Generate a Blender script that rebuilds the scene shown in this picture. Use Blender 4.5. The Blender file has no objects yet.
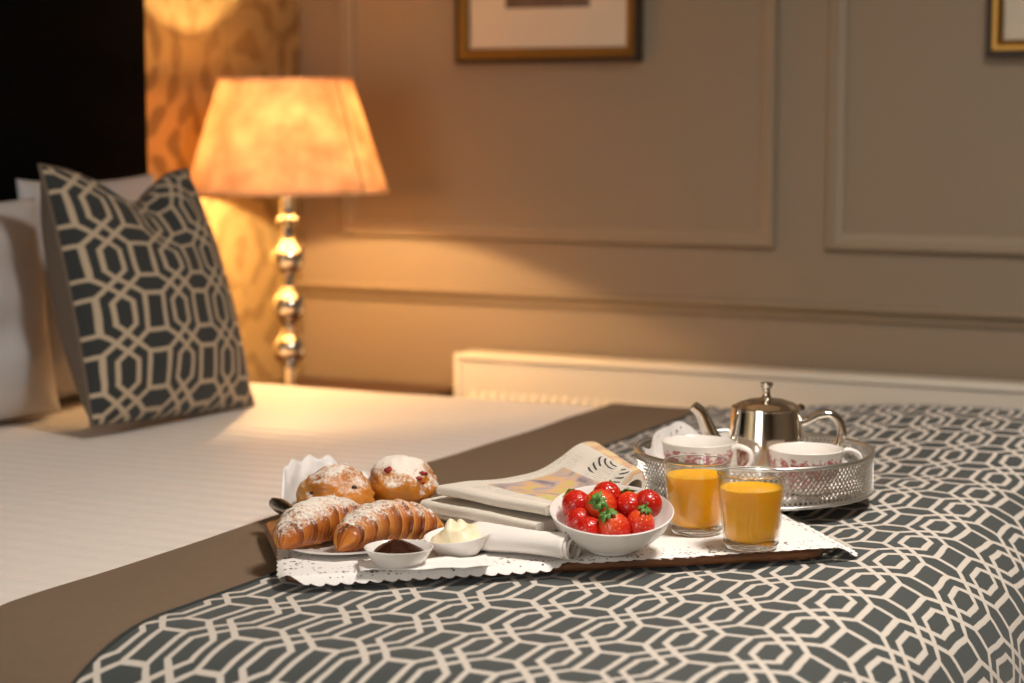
import bpy, bmesh, math, random
from mathutils import Vector, Matrix, noise
R = math.radians
random.seed(7)
S = bpy.context.scene
COL = S.collection

# ------------------------------------------------------------------ camera
CAMZ, FPX, YAW, PITCH = 1.137, 2000.0, R(26.0), math.atan(228.5 / 2000.0)
cd = bpy.data.cameras.new('camera'); cam = bpy.data.objects.new('camera', cd); COL.objects.link(cam)
cam.location = (0, 0, CAMZ); cam.rotation_euler = (math.pi / 2 - PITCH, 0, YAW)
cd.sensor_width = 36.0; cd.lens = FPX / 1024 * 36.0; cd.clip_start = 0.05
cd.dof.use_dof = True; cd.dof.focus_distance = 2.43; cd.dof.aperture_fstop = 3.4
S.camera = cam
FWD = Vector((-math.sin(YAW), math.cos(YAW), 0)); RGT = Vector((math.cos(YAW), math.sin(YAW), 0))

def ray(px, py):
    a = (px - 512.0) / FPX; b = (341.5 - py) / FPX
    f = FWD * math.cos(PITCH) + Vector((0, 0, -math.sin(PITCH)))
    u = FWD * math.sin(PITCH) + Vector((0, 0, math.cos(PITCH)))
    return f + RGT * a + u * b
def P(px, py, z):                      # pixel -> point on the level z
    d = ray(px, py); t = (z - CAMZ) / d.z
    return Vector((0, 0, CAMZ)) + d * t
def PY(px, py, y):                     # pixel -> point on the wall plane y
    d = ray(px, py); return Vector((0, 0, CAMZ)) + d * (y / d.y)
def CF(lat, dep, z=0.0):               # lateral / depth / height -> world
    return RGT * lat + FWD * dep + Vector((0, 0, z))

# ------------------------------------------------------------------ world, big lights, exposure
w = bpy.data.worlds.new('world'); S.world = w; w.use_nodes = True
w.node_tree.nodes['Background'].inputs[0].default_value = (0.80, 0.88, 1.0, 1)
w.node_tree.nodes['Background'].inputs[1].default_value = 0.6
S.view_settings.view_transform = 'Standard'; S.view_settings.look = 'None'
S.view_settings.gamma = 1.0; S.view_settings.exposure = 0.08; S.view_settings.use_curve_mapping = False

ROOM = dict(x0=-2.60, x1=2.40, y0=-2.20, y1=4.16, z1=2.60)
def area(name, loc, rot, sx, sy, power, col):
    l = bpy.data.lights.new(name, 'AREA'); l.shape = 'RECTANGLE'; l.size = sx; l.size_y = sy
    l.energy = power; l.color = col
    o = bpy.data.objects.new(name, l); COL.objects.link(o); o.location = loc; o.rotation_euler = rot
    return o
# daylight coming in at the window behind the camera, and the round ceiling light over the bed
area('window_daylight', (-1.25, ROOM['y0'] - 0.10, 1.45), (R(90), 0, 0), 1.5, 1.5, 58, (1.0, 0.97, 0.94))
cl = bpy.data.lights.new('ceiling_lamp_light', 'AREA'); cl.shape = 'DISK'; cl.size = 0.5; cl.energy = 37; cl.spread = R(150); cl.color = (1.0, 0.93, 0.85)
clo = bpy.data.objects.new('ceiling_lamp_light', cl); COL.objects.link(clo); clo.location = (-0.15, 2.15, 2.49)
LAMP_POWER = 21.0

# ------------------------------------------------------------------ materials
def srgb(r, g, b):
    f = lambda c: (c / 255 / 12.92) if c / 255 <= 0.04045 else ((c / 255 + 0.055) / 1.055) ** 2.4
    return (f(r), f(g), f(b), 1.0)
class NT:
    def __init__(s, name):
        s.m = bpy.data.materials.new(name); s.m.use_nodes = True; s.t = s.m.node_tree
        s.b = s.t.nodes['Principled BSDF']; s.out = s.t.nodes['Material Output']
    def n(s, typ, **k):
        nd = s.t.nodes.new(typ)
        for a, v in k.items(): setattr(nd, a, v)
        return nd
    def l(s, a, b): s.t.links.new(a, b)
    def put(s, sock, v):
        if isinstance(v, bpy.types.NodeSocket): s.l(v, sock)
        else: sock.default_value = v
    def math(s, op, a, b=0.0, c=0.0):
        nd = s.n('ShaderNodeMath', operation=op)
        for i, v in enumerate((a, b, c)): s.put(nd.inputs[i], v)
        return nd.outputs[0]
    def mix(s, f, a, b):
        nd = s.n('ShaderNodeMix', data_type='RGBA')
        s.put(nd.inputs[0], f); s.put(nd.inputs[6], a); s.put(nd.inputs[7], b)
        return nd.outputs[2]
    def ramp(s, f, *stops):
        nd = s.n('ShaderNodeValToRGB'); e = nd.color_ramp.elements
        e[0].position = stops[0][0]; e[1].position = stops[-1][0]
        for p, c in stops[1:-1]: e.new(p)
        for el, (p, c) in zip(sorted(e, key=lambda q: q.position), stops):
            el.color = c if not isinstance(c, (int, float)) else (c, c, c, 1)
        s.l(f, nd.inputs[0]); return nd.outputs[0]
    def coord(s, which='Object', scale=1.0):
        tc = s.n('ShaderNodeTexCoord'); mp = s.n('ShaderNodeMapping')
        sc = scale if isinstance(scale, tuple) else (scale,) * 3
        mp.inputs['Scale'].default_value = sc
        s.l(tc.outputs[which], mp.inputs[0]); return mp.outputs[0]
    def noise(s, vec, scale=5.0, detail=3.0, rough=0.5, dist=0.0):
        nd = s.n('ShaderNodeTexNoise'); s.l(vec, nd.inputs['Vector'])
        nd.inputs['Scale'].default_value = scale; nd.inputs['Detail'].default_value = detail
        nd.inputs['Roughness'].default_value = rough; nd.inputs['Distortion'].default_value = dist
        return nd.outputs[0]
    def voro(s, vec, scale, feature='F1', rnd=1.0):
        nd = s.n('ShaderNodeTexVoronoi', feature=feature); s.l(vec, nd.inputs['Vector'])
        nd.inputs['Scale'].default_value = scale; nd.inputs['Randomness'].default_value = rnd
        return nd.outputs['Distance']
    def sep(s, vec):
        nd = s.n('ShaderNodeSeparateXYZ'); s.l(vec, nd.inputs[0]); return nd.outputs
    def bump(s, h, strength=0.3, dist=0.002):
        nd = s.n('ShaderNodeBump'); nd.inputs['Strength'].default_value = strength; nd.inputs['Distance'].default_value = dist
        s.l(h, nd.inputs['Height']); s.l(nd.outputs[0], s.b.inputs['Normal'])
    def set(s, col=None, rough=0.5, metal=0.0, **k):
        if col is not None: s.put(s.b.inputs['Base Color'], col)
        s.put(s.b.inputs['Roughness'], rough); s.put(s.b.inputs['Metallic'], metal)
        for a, v in k.items(): s.put(s.b.inputs[a.replace('_', ' ')], v)
        return s.m
M = {}
def plain(key, col, rough=0.5, metal=0.0, var=0.06, vscale=8.0, bump=0.0, bscale=200.0, **k):
    t = NT(key); v = t.coord('Object')
    nz = t.noise(v, vscale, 3)
    c2 = tuple(min(1, x * (1 - var)) for x in col[:3]) + (1,)
    t.set(t.mix(nz, c2, col), rough, metal, **k)
    if bump: t.bump(t.noise(v, bscale, 2), bump, 0.002)
    M[key] = t.m; return t.m

plain('wall_paint', srgb(148, 130, 108), 0.6, var=0.04, vscale=2, bump=0.08, bscale=60)
plain('trim_paint', srgb(154, 136, 113), 0.5, var=0.03)
plain('ceiling_paint', srgb(225, 220, 210), 0.8)
plain('carpet', srgb(110, 98, 84), 0.95, var=0.3, vscale=60, bump=0.5, bscale=300)
plain('radiator_white', srgb(236, 228, 212), 0.4, var=0.03)
plain('black_velvet', srgb(9, 9, 9), 0.95, var=0.3, vscale=30, bump=0.2, bscale=400, Specular_IOR_Level=0.05)
plain('pillow_cotton', srgb(196, 192, 192), 0.85, var=0.03, bump=0.15, bscale=500)
plain('taupe_fabric', srgb(124, 103, 82), 0.8, var=0.18, vscale=90, bump=0.35, bscale=700)
plain('cushion_back', srgb(112, 96, 82), 0.85, var=0.15, vscale=80, bump=0.3, bscale=600)
plain('piping_dark', srgb(48, 50, 46), 0.85)
plain('divan', srgb(120, 108, 96), 0.9)
plain('dark_wood', srgb(78, 46, 28), 0.35, var=0.35, vscale=20)
plain('chrome', srgb(225, 220, 212), 0.08, 1.0, var=0.03)
plain('gold_frame', srgb(176, 130, 62), 0.38, 0.85, var=0.3, vscale=25)
plain('frame_dark', srgb(52, 36, 22), 0.45)
plain('mat_board', srgb(214, 200, 180), 0.8)
plain('porcelain', srgb(240, 234, 228), 0.18, var=0.02)
plain('glaze_white', srgb(238, 230, 222), 0.22, var=0.03)
plain('silver', srgb(232, 224, 212), 0.12, 1.0, var=0.06, vscale=14)
plain('silver_worn', srgb(168, 160, 148), 0.3, 1.0, var=0.4, vscale=60, bump=0.5, bscale=160)
plain('tin', srgb(226, 224, 218), 0.34, 1.0, var=0.1, vscale=40)
plain('linen', srgb(238, 230, 222), 0.85, var=0.04, bump=0.25, bscale=500)
plain('ink', srgb(40, 36, 34), 0.7)
plain('leaf', srgb(104, 146, 66), 0.5, var=0.35, vscale=120)
plain('socket_black', srgb(30, 28, 26), 0.5)
plain('raisin', srgb(46, 24, 18), 0.35)
plain('berry_jam', srgb(150, 36, 34), 0.25)

def wood_tray():
    t = NT('tray_wood'); v = t.coord('Object', (3, 30, 30))
    g = t.noise(v, 4, 5, 0.6, 1.2)
    t.set(t.ramp(g, (0.25, srgb(78, 46, 26)), (0.75, srgb(132, 84, 50))), 0.4); t.bump(g, 0.15, 0.001)
    M['tray_wood'] = t.m
wood_tray()

LAT_H, LAT_V = 0.090, 0.114
def lattice(key, dark, light, H=LAT_H, V=LAT_V, turn=0.0):
    t = NT(key); uv = t.n('ShaderNodeUVMap'); sx = t.sep(uv.outputs[0])
    wob = t.noise(uv.outputs[0], 9, 2)
    rot = t.n('ShaderNodeMapping'); rot.inputs['Rotation'].default_value = (0, 0, R(turn)); t.l(uv.outputs[0], rot.inputs[0]); sx = t.sep(rot.outputs[0])
    wv = t.math('MULTIPLY', t.math('SUBTRACT', wob, 0.5), 0.012)
    x = t.math('DIVIDE', t.math('PINGPONG', t.math('ADD', sx[0], wv), H / 2), H)
    y = t.math('DIVIDE', t.math('PINGPONG', t.math('ADD', sx[1], wv), V / 2), V)
    d, r1, r2 = 0.155, 0.150, 0.335; hh = r2 - d; wd = 0.039
    A = lambda a, b: t.math('ABSOLUTE', t.math('SUBTRACT', a, b))
    s1 = t.math('MULTIPLY', A(t.math('ADD', x, y), d), 0.707)
    f2 = t.ramp(y, (0.0, 0.707), (hh - 0.012, 0.75), (hh + 0.012, 1.0), (1.0, 1.0))
    s2 = t.math('MULTIPLY', A(x, t.math('MINIMUM', t.math('ADD', y, d), r2)), f2)
    f3 = t.ramp(y, (0.0, 0.707), (d + r1 - 0.012, 0.75), (d + r1 + 0.012, 1.0), (1.0, 1.0))
    s3 = t.math('MULTIPLY', A(x, t.math('MINIMUM', t.math('SUBTRACT', y, d), r1)), f3)
    s4 = t.math('MAXIMUM', A(y, hh), t.math('SUBTRACT', r2, x))
    m = t.math('MINIMUM', t.math('MINIMUM', s1, s2), t.math('MINIMUM', s3, s4))
    weave = t.noise(uv.outputs[0], 420, 2)
    m2 = t.math('ADD', m, t.math('MULTIPLY', t.math('SUBTRACT', weave, 0.5), 0.012))
    mask = t.ramp(m2, (wd - 0.005, 1.0), (wd + 0.005, 0.0))
    dk = t.mix(weave, tuple(c * 0.75 for c in dark[:3]) + (1,), tuple(c * 1.25 for c in dark[:3]) + (1,))
    lt = t.mix(weave, tuple(c * 0.86 for c in light[:3]) + (1,), light)
    t.set(t.mix(mask, dk, lt), 0.85, Sheen_Weight=0.15)
    t.bump(t.math('ADD', t.math('MULTIPLY', mask, 0.6), t.math('MULTIPLY', weave, 0.5)), 0.35, 0.0012)
    M[key] = t.m
lattice('lattice_runner', srgb(56, 61, 59), srgb(210, 199, 186), turn=0.0)
lattice('lattice_cushion', srgb(42, 44, 43), srgb(186, 166, 140), 0.130, 0.098)

def duvet_mat():
    t = NT('duvet_stripe'); uv = t.n('ShaderNodeUVMap'); s = t.sep(uv.outputs[0])
    wv = t.math('SINE', t.math('MULTIPLY', s[1], 2 * math.pi / 0.045))
    st = t.ramp(t.math('MULTIPLY_ADD', wv, 0.5, 0.5), (0.4, 0.0), (0.6, 1.0))
    t.set(t.mix(st, srgb(233, 223, 214), srgb(241, 232, 223)), t.math('MULTIPLY_ADD', st, -0.25, 0.75))
    t.bump(t.math('ADD', t.math('MULTIPLY', st, 0.5), t.math('MULTIPLY', t.noise(uv.outputs[0], 500, 2), 0.3)), 0.3, 0.0012)
    M['duvet_stripe'] = t.m
duvet_mat()

def wallpaper():
    t = NT('wallpaper'); v = t.coord('Object', (1, 1, 1))
    wob = t.noise(v, 6, 3)
    cell = t.voro(v, 2.6, 'F1', 0.35)
    ring = t.math('SINE', t.math('ADD', t.math('MULTIPLY', cell, 34.0), t.math('MULTIPLY', wob, 5.0)))
    petals = t.voro(v, 16, 'F1', 0.7)
    f = t.math('ADD', t.math('MULTIPLY', ring, 0.35), t.math('MULTIPLY', petals, 1.1))
    mask = t.ramp(f, (0.25, 0.0), (0.55, 1.0))
    t.set(t.mix(mask, srgb(148, 124, 84), srgb(196, 172, 124)), t.math('MULTIPLY_ADD', mask, -0.25, 0.6), t.math('MULTIPLY', mask, 0.35))
    t.bump(mask, 0.2, 0.001)
    M['wallpaper'] = t.m
wallpaper()

def shade_mat():
    t = NT('shade_parchment'); v = t.coord('Object')
    nz = t.noise(v, 13, 3, 0.55); col = t.ramp(nz, (0.3, srgb(208, 174, 136)), (0.7, srgb(242, 220, 188)))
    d = t.n('ShaderNodeBsdfDiffuse'); tr = t.n('ShaderNodeBsdfTranslucent'); mx = t.n('ShaderNodeMixShader')
    t.l(col, d.inputs[0]); t.l(col, tr.inputs[0]); mx.inputs[0].default_value = 0.31
    t.l(d.outputs[0], mx.inputs[1]); t.l(tr.outputs[0], mx.inputs[2]); t.l(mx.outputs[0], t.out.inputs[0])
    M['shade'] = t.m
shade_mat()

def glass_mat():
    t = NT('clear_glass'); v = t.coord('Object'); nz = t.noise(v, 30, 2)     # thick glass of the base
    t.set((1, 1, 1, 1), t.math('MULTIPLY', nz, 0.02), Transmission_Weight=1.0, IOR=1.45)
    M['glass'] = t.m
    t = NT('thin_glass'); nz = t.noise(t.coord('Object'), 20, 2)            # thin walls: clear with a sheen at grazing angles
    lw = t.n('ShaderNodeLayerWeight'); fac = t.math('MULTIPLY_ADD', t.math('POWER', lw.outputs['Facing'], 2.2), 0.55, 0.045)
    tp_ = t.n('ShaderNodeBsdfTransparent'); gl = t.n('ShaderNodeBsdfGlossy'); mx = t.n('ShaderNodeMixShader')
    tp_.inputs[0].default_value = (.97, .98, .975, 1); t.l(t.math('MULTIPLY_ADD', nz, 0.02, 0.02), gl.inputs['Roughness'])
    t.l(fac, mx.inputs[0]); t.l(tp_.outputs[0], mx.inputs[1]); t.l(gl.outputs[0], mx.inputs[2]); t.l(mx.outputs[0], t.out.inputs[0])
    M['thin_glass'] = t.m
    t = NT('orange_juice'); v = t.coord('Object'); nz = t.noise(v, 60, 3)
    t.set(t.mix(nz, srgb(255, 166, 8), srgb(255, 190, 26)), 0.3, Subsurface_Weight=0.35, Subsurface_Scale=0.02)
    t.b.inputs['Subsurface Radius'].default_value = (1.0, 0.5, 0.1)
    M['juice'] = t.m
glass_mat()

def bread(key, dark, mid, light, bands=0, powder=0.5, seed=0.0):
    t = NT(key); v = t.coord('Object'); uv = t.n('ShaderNodeUVMap'); s = t.sep(uv.outputs[0])
    mp = t.n('ShaderNodeMapping'); mp.inputs['Location'].default_value = (seed, seed * 1.7, seed * 0.3); t.l(v, mp.inputs[0]); v = mp.outputs[0]
    nz = t.noise(v, 34, 4, 0.6)
    if bands:
        fr = t.math('FRACT', t.math('ADD', t.math('MULTIPLY', s[0], bands), t.math('MULTIPLY', nz, 0.25)))
        f = t.math('ADD', t.math('MULTIPLY', fr, 0.42), t.math('MULTIPLY', t.noise(v, 24, 3), 0.62))
        h = t.math('ADD', t.math('SINE', t.math('MULTIPLY', s[0], bands * 6.283 * 4)), nz)
    else:
        f = t.math('ADD', t.math('MULTIPLY', t.noise(v, 14, 3), 0.8), t.math('MULTIPLY', nz, 0.25)); h = nz
    col = t.ramp(f, (0.28, light), (0.50, mid), (0.74, dark))
    ge = t.n('ShaderNodeNewGeometry'); nzn = t.sep(ge.outputs['Normal'])[2]
    pw = t.math('ADD', t.math('MULTIPLY', t.noise(v, 230, 3, 0.75), 0.95), t.math('MULTIPLY', t.noise(v, 26, 2), 0.75))
    pw = t.math('ADD', pw, t.math('MULTIPLY', nzn, 0.55))
    ms = t.n('ShaderNodeMapRange'); t.l(pw, ms.inputs[0]); th = 1.55 - powder * 0.5
    ms.inputs[1].default_value = th; ms.inputs[2].default_value = th + 0.22
    t.set(t.mix(ms.outputs[0], col, srgb(240, 228, 214)), t.math('MULTIPLY_ADD', ms.outputs[0], 0.5, 0.38))
    t.bump(t.math('ADD', h, ms.outputs[0]), 0.45, 0.0015)
    M[key] = t.m
bread('croissant_a', srgb(112, 50, 12), srgb(186, 102, 34), srgb(222, 152, 70), 8, 0.86, 1.0)
bread('croissant_b', srgb(116, 52, 12), srgb(192, 108, 38), srgb(226, 158, 76), 8, 0.70, 4.0)
bread('bun_raisin', srgb(150, 76, 22), srgb(206, 130, 48), srgb(232, 180, 92), 0, 0.80, 2.0)
bread('bun_fruit', srgb(158, 84, 20), srgb(216, 140, 40), srgb(238, 186, 80), 0, 1.0, 6.0)

def berry():
    t = NT('strawberry'); uv = t.n('ShaderNodeUVMap'); s = t.sep(uv.outputs[0])
    mp = t.n('ShaderNodeMapping'); mp.inputs['Scale'].default_value = (15, 9, 1); t.l(uv.outputs[0], mp.inputs[0])
    sd = t.voro(mp.outputs[0], 1.0, 'F1', 0.25)
    seed = t.ramp(sd, (0.10, 1.0), (0.17, 0.0))
    pit = t.ramp(sd, (0.12, 0.0), (0.4, 1.0))
    nz = t.noise(t.coord('Object'), 40, 3)
    body = t.ramp(t.math('ADD', s[1], t.math('MULTIPLY', nz, 0.2)), (0.0, srgb(170, 12, 8)), (0.7, srgb(202, 28, 12)), (0.98, srgb(226, 84, 36)))
    t.set(t.mix(seed, body, srgb(222, 140, 52)), 0.3, Coat_Weight=0.2)
    t.bump(pit, 0.5, 0.0012); M['berry'] = t.m
berry()

def jam():
    t = NT('dark_jam'); v = t.coord('Object'); nz = t.noise(v, 70, 3)
    t.set(t.mix(nz, srgb(22, 8, 6), srgb(58, 20, 14)), 0.12); t.bump(nz, 0.6, 0.003); M['jam'] = t.m
    t = NT('butter_curls'); nz = t.noise(t.coord('Object'), 110, 3)
    t.set(t.mix(nz, srgb(236, 218, 172), srgb(250, 240, 214)), 0.4, Subsurface_Weight=0.2, Subsurface_Scale=0.005)
    t.bump(nz, 0.6, 0.003); M['butter'] = t.m
jam()

def doily_mat():       # paper with punched lace holes near its edge; uv = metres from the corner, edge distance in attribute
    t = NT('lace_paper'); uv = t.n('ShaderNodeUVMap'); at = t.n('ShaderNodeAttribute', attribute_name='edge')
    e = at.outputs['Fac']
    sd = t.voro(uv.outputs[0], 150, 'F1', 0.55)
    big = t.voro(uv.outputs[0], 32, 'F1', 0.3)
    band = t.math('MULTIPLY', t.math('LESS_THAN', e, 0.046), t.math('GREATER_THAN', e, 0.006))
    thr = t.math('MULTIPLY_ADD', t.ramp(big, (0.25, 1.0), (0.5, 0.1)), 0.20, 0.17)
    hole = t.math('MULTIPLY', t.math('LESS_THAN', sd, thr), band)
    u = t.sep(uv.outputs[0])
    sc = t.math('MULTIPLY', t.math('ABSOLUTE', t.math('SINE', t.math('MULTIPLY', t.math('ADD', u[0], u[1]), 190.0))), 0.0022)
    cut = t.math('LESS_THAN', e, t.math('SUBTRACT', 0.0022, sc))
    al = t.math('SUBTRACT', 1.0, t.math('MAXIMUM', hole, cut))
    t.set(t.mix(t.noise(uv.outputs[0], 300, 2), srgb(232, 226, 220), srgb(246, 242, 238)), 0.7, Alpha=al)
    t.bump(t.noise(uv.outputs[0], 120, 3), 0.25, 0.001); M['lace'] = t.m
    t = NT('plain_paper'); nz = t.noise(t.coord('Object'), 60, 4)
    t.set(t.mix(nz, srgb(232, 226, 220), srgb(248, 244, 240)), 0.65); t.bump(nz, 0.4, 0.002); M['paper'] = t.m
doily_mat()

def transfer(key, seed):   # red transfer print around a cup; uv.x angle, uv.y height
    t = NT(key); uv = t.n('ShaderNodeUVMap'); s = t.sep(uv.outputs[0])
    mp = t.n('ShaderNodeMapping'); mp.inputs['Scale'].default_value = (19, 4.0, 1); mp.inputs['Location'].default_value = (seed, seed, 0)
    t.l(uv.outputs[0], mp.inputs[0])
    a = t.noise(mp.outputs[0], 1.6, 4, 0.65, 0.6)
    hgt = t.ramp(s[1], (0.03, 0.6), (0.2, 0.92), (0.70, 1.0), (0.86, 0.80), (0.90, 0.0))
    msk = t.ramp(t.math('MULTIPLY', a, hgt), (0.42, 0.0), (0.48, 1.0))
    fine = t.noise(uv.outputs[0], 60, 3)
    t.set(t.mix(t.math('MULTIPLY', msk, t.math('MULTIPLY_ADD', fine, 0.7, 0.5)), srgb(240, 232, 222), srgb(176, 66, 74)), 0.16)
    M[key] = t.m
transfer('cup_print_a', 0.0); transfer('cup_print_b', 3.3)

def plate_mat():
    t = NT('plate_print'); uv = t.n('ShaderNodeUVMap'); s = t.sep(uv.outputs[0])
    mp = t.n('ShaderNodeMapping'); mp.inputs['Scale'].default_value = (20, 6, 1); t.l(uv.outputs[0], mp.inputs[0])
    a = t.noise(mp.outputs[0], 2.0, 3)
    band = t.ramp(s[1], (0.70, 0.0), (0.74, 1.0), (0.88, 1.0), (0.92, 0.0))
    edge = t.ramp(s[1], (0.955, 0.0), (0.97, 1.0))
    c = t.mix(t.math('MULTIPLY', band, t.ramp(a, (0.48, 0.0), (0.56, 1.0))), srgb(240, 234, 228), srgb(186, 90, 84))
    t.set(t.mix(edge, c, srgb(84, 112, 104)), 0.18); M['plate_print'] = t.m
plate_mat()

def news(key, photo):
    t = NT(key); uv = t.n('ShaderNodeUVMap'); s = t.sep(uv.outputs[0])   # metres: x along profile, y along fold
    ln = t.math('SINE', t.math('MULTIPLY', s[0], 2 * math.pi / 0.0042))
    mp = t.n('ShaderNodeMapping'); mp.inputs['Scale'].default_value = (240, 330, 1); t.l(uv.outputs[0], mp.inputs[0])
    wd = t.noise(mp.outputs[0], 1.0, 2)
    txt = t.math('MULTIPLY', t.ramp(ln, (0.35, 0.0), (0.6, 1.0)), t.ramp(wd, (0.42, 0.0), (0.5, 1.0)))
    colm = t.math('PINGPONG', s[1], 0.022)
    txt = t.math('MULTIPLY', txt, t.math('LESS_THAN', colm, 0.0195))
    txt = t.math('MULTIPLY', txt, t.math('MULTIPLY', t.math('GREATER_THAN', s[0], 0.02), t.math('LESS_THAN', s[0], 0.34)))
    par = t.ramp(t.noise(uv.outputs[0], 9, 1), (0.40, 0.0), (0.46, 1.0))
    base = t.mix(t.math('MULTIPLY', t.math('MULTIPLY', txt, par), 0.45), srgb(222, 212, 198), srgb(90, 84, 80))
    if photo:
        def box(x0, x1, y0, y1):
            a = t.math('MULTIPLY', t.math('GREATER_THAN', s[0], x0), t.math('LESS_THAN', s[0], x1))
            b = t.math('MULTIPLY', t.math('GREATER_THAN', s[1], y0), t.math('LESS_THAN', s[1], y1))
            return t.math('MULTIPLY', a, b)
        nz = t.noise(uv.outputs[0], 22, 3, 0.5, 1.0)
        pic = t.ramp(nz, (0.30, srgb(120, 104, 110)), (0.45, srgb(182, 160, 152)), (0.55, srgb(216, 164, 112)), (0.63, srgb(196, 180, 84)), (0.75, srgb(214, 200, 180)))
        base = t.mix(t.math('MULTIPLY', box(0.05, 0.20, 0.035, 0.21), 0.9), base, pic)
        ban = t.ramp(t.noise(uv.outputs[0], 34, 2), (0.4, srgb(228, 196, 130)), (0.6, srgb(206, 150, 112)))
        base = t.mix(t.math('MULTIPLY', box(0.262, 0.31, 0.0, 0.2), 0.75), base, ban)
        # big headline strokes, too blurred in the picture to read
        dx_, dy_ = t.math('SUBTRACT', s[0], 0.262), t.math('SUBTRACT', s[1], 0.135)
        rr_ = t.math('SQRT', t.math('ADD', t.math('MULTIPLY', dx_, dx_), t.math('MULTIPLY', t.math('MULTIPLY', dy_, dy_), 0.35)))
        st = t.ramp(t.math('SINE', t.math('MULTIPLY', rr_, 2 * math.pi / 0.0095)), (0.35, 0.0), (0.6, 1.0))
        st = t.math('MULTIPLY', st, t.ramp(t.noise(uv.outputs[0], 24, 1), (0.40, 0.0), (0.46, 1.0)))
        base = t.mix(t.math('MULTIPLY', st, box(0.215, 0.256, 0.085, 0.185)), base, srgb(34, 38, 42))
    t.set(base, 0.85); t.bump(t.noise(uv.outputs[0], 50, 2), 0.15, 0.001); M[key] = t.m
news('newsprint_photo', True); news('newsprint', False)

def artwork():
    t = NT('artwork_dark'); nz = t.noise(t.coord('Object'), 7, 4, 0.6)
    t.set(t.ramp(nz, (0.3, srgb(60, 44, 36)), (0.7, srgb(122, 98, 78))), 0.5); M['art'] = t.m
artwork()
def lamp_glow():
    t = NT('diffuser_glow'); nz = t.noise(t.coord('Object'), 4, 1)
    t.set((1, 0.95, 0.88, 1), 0.4); t.l(t.mix(nz, (1, .88, .74, 1), (1, .9, .78, 1)), t.b.inputs['Emission Color']); t.b.inputs['Emission Strength'].default_value = 1.0
    M['diffuser'] = t.m
lamp_glow()

# ------------------------------------------------------------------ mesh helpers
def mk(name, vs, fs, mat, parent=None, uvs=None, smooth=True, loc=None, attr=None):
    me = bpy.data.meshes.new(name); me.from_pydata([tuple(v) for v in vs], [], fs); me.update()
    if uvs is not None:
        l = me.uv_layers.new(name='UVMap')
        for lp in me.loops: l.data[lp.index].uv = uvs[lp.vertex_index]
    if attr is not None:
        for an, vals in attr.items():
            a = me.attributes.new(an, 'FLOAT', 'POINT')
            for i, x in enumerate(vals): a.data[i].value = x
    if smooth: me.polygons.foreach_set('use_smooth', [True] * len(me.polygons))
    me.materials.append(M[mat] if isinstance(mat, str) else mat)
    o = bpy.data.objects.new(name, me); COL.objects.link(o)
    if parent: o.parent = parent
    if loc is not None: o.location = loc
    return o
def auto(o, ang=35):
    me = o.data; bm = bmesh.new(); bm.from_mesh(me)
    bmesh.ops.recalc_face_normals(bm, faces=bm.faces)
    for e in bm.edges:
        if len(e.link_faces) == 2 and e.calc_face_angle(0) > R(ang): e.smooth = False
    bm.to_mesh(me); bm.free(); return o
def thing(name, label, cat, loc=(0, 0, 0), rotz=0, group=None):
    o = bpy.data.objects.new(name, None); COL.objects.link(o); o.location = loc; o.rotation_euler = (0, 0, rotz)
    o.empty_display_size = 0.05
    return tag(o, label, cat, group)
def tag(o, label, cat, group=None):
    o['label'] = label; o['category'] = cat
    if group: o['group'] = group
    return o
def struct(o, label=None, cat=None):
    o['kind'] = 'structure'
    if label: o['label'] = label
    if cat: o['category'] = cat
    return o
def box(name, lo, hi, mat, parent=None, bev=0.0, seg=2):
    bm = bmesh.new(); bmesh.ops.create_cube(bm, size=1)
    lo, hi = Vector(lo), Vector(hi)
    for v in bm.verts: v.co = Vector([lo[i] + (v.co[i] + 0.5) * (hi[i] - lo[i]) for i in range(3)])
    if bev: bmesh.ops.bevel(bm, geom=list(bm.edges), offset=bev, segments=seg, affect='EDGES', profile=0.5)
    me = bpy.data.meshes.new(name); bm.to_mesh(me); bm.free()
    me.polygons.foreach_set('use_smooth', [True] * len(me.polygons)) if bev else None
    me.materials.append(M[mat]); o = bpy.data.objects.new(name, me); COL.objects.link(o)
    if parent: o.parent = parent
    if bev: auto(o, 50)
    return o
def lathe(name, prof, mat, parent=None, n=48, closed=False, fn=None, loc=None, capb=False, sharp=40):
    """prof: [(r,z)], uv = (angle, fraction along the profile)"""
    vs, fs, uvs = [], [], []; m = len(prof)
    L = [0]
    for i in range(1, m): L.append(L[-1] + math.dist(prof[i], prof[i - 1]))
    for j in range(n + 1):
        a = 2 * math.pi * j / n
        for i, (r, z) in enumerate(prof):
            rr = r * (fn(a, i, z) if fn else 1.0)
            vs.append((rr * math.cos(a), rr * math.sin(a), z)); uvs.append((j / n, L[i] / L[-1]))
    for j in range(n):
        for i in range(m - 1):
            fs.append((j * m + i, (j + 1) * m + i, (j + 1) * m + i + 1, j * m + i + 1))
        if closed: fs.append((j * m + m - 1, (j + 1) * m + m - 1, (j + 1) * m, j * m))
    o = mk(name, vs, fs, mat, parent, uvs, loc=loc)
    bm = bmesh.new(); bm.from_mesh(o.data); bmesh.ops.remove_doubles(bm, verts=bm.verts, dist=1e-5)
    bmesh.ops.recalc_face_normals(bm, faces=bm.faces); bm.to_mesh(o.data); bm.free()
    if sharp: auto(o, sharp)
    return o
def catmull(pts, k=8):
    pts = [Vector(p) for p in pts]; q = [pts[0] * 2 - pts[1]] + pts + [pts[-1] * 2 - pts[-2]]; out = []
    for i in range(1, len(q) - 2):
        for j in range(k):
            t = j / k; a, b, c, d = q[i - 1], q[i], q[i + 1], q[i + 2]
            out.append(0.5 * ((2 * b) + (c - a) * t + (2 * a - 5 * b + 4 * c - d) * t * t + (3 * b - a - 3 * c + d) * t ** 3))
    out.append(pts[-1]); return out
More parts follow.
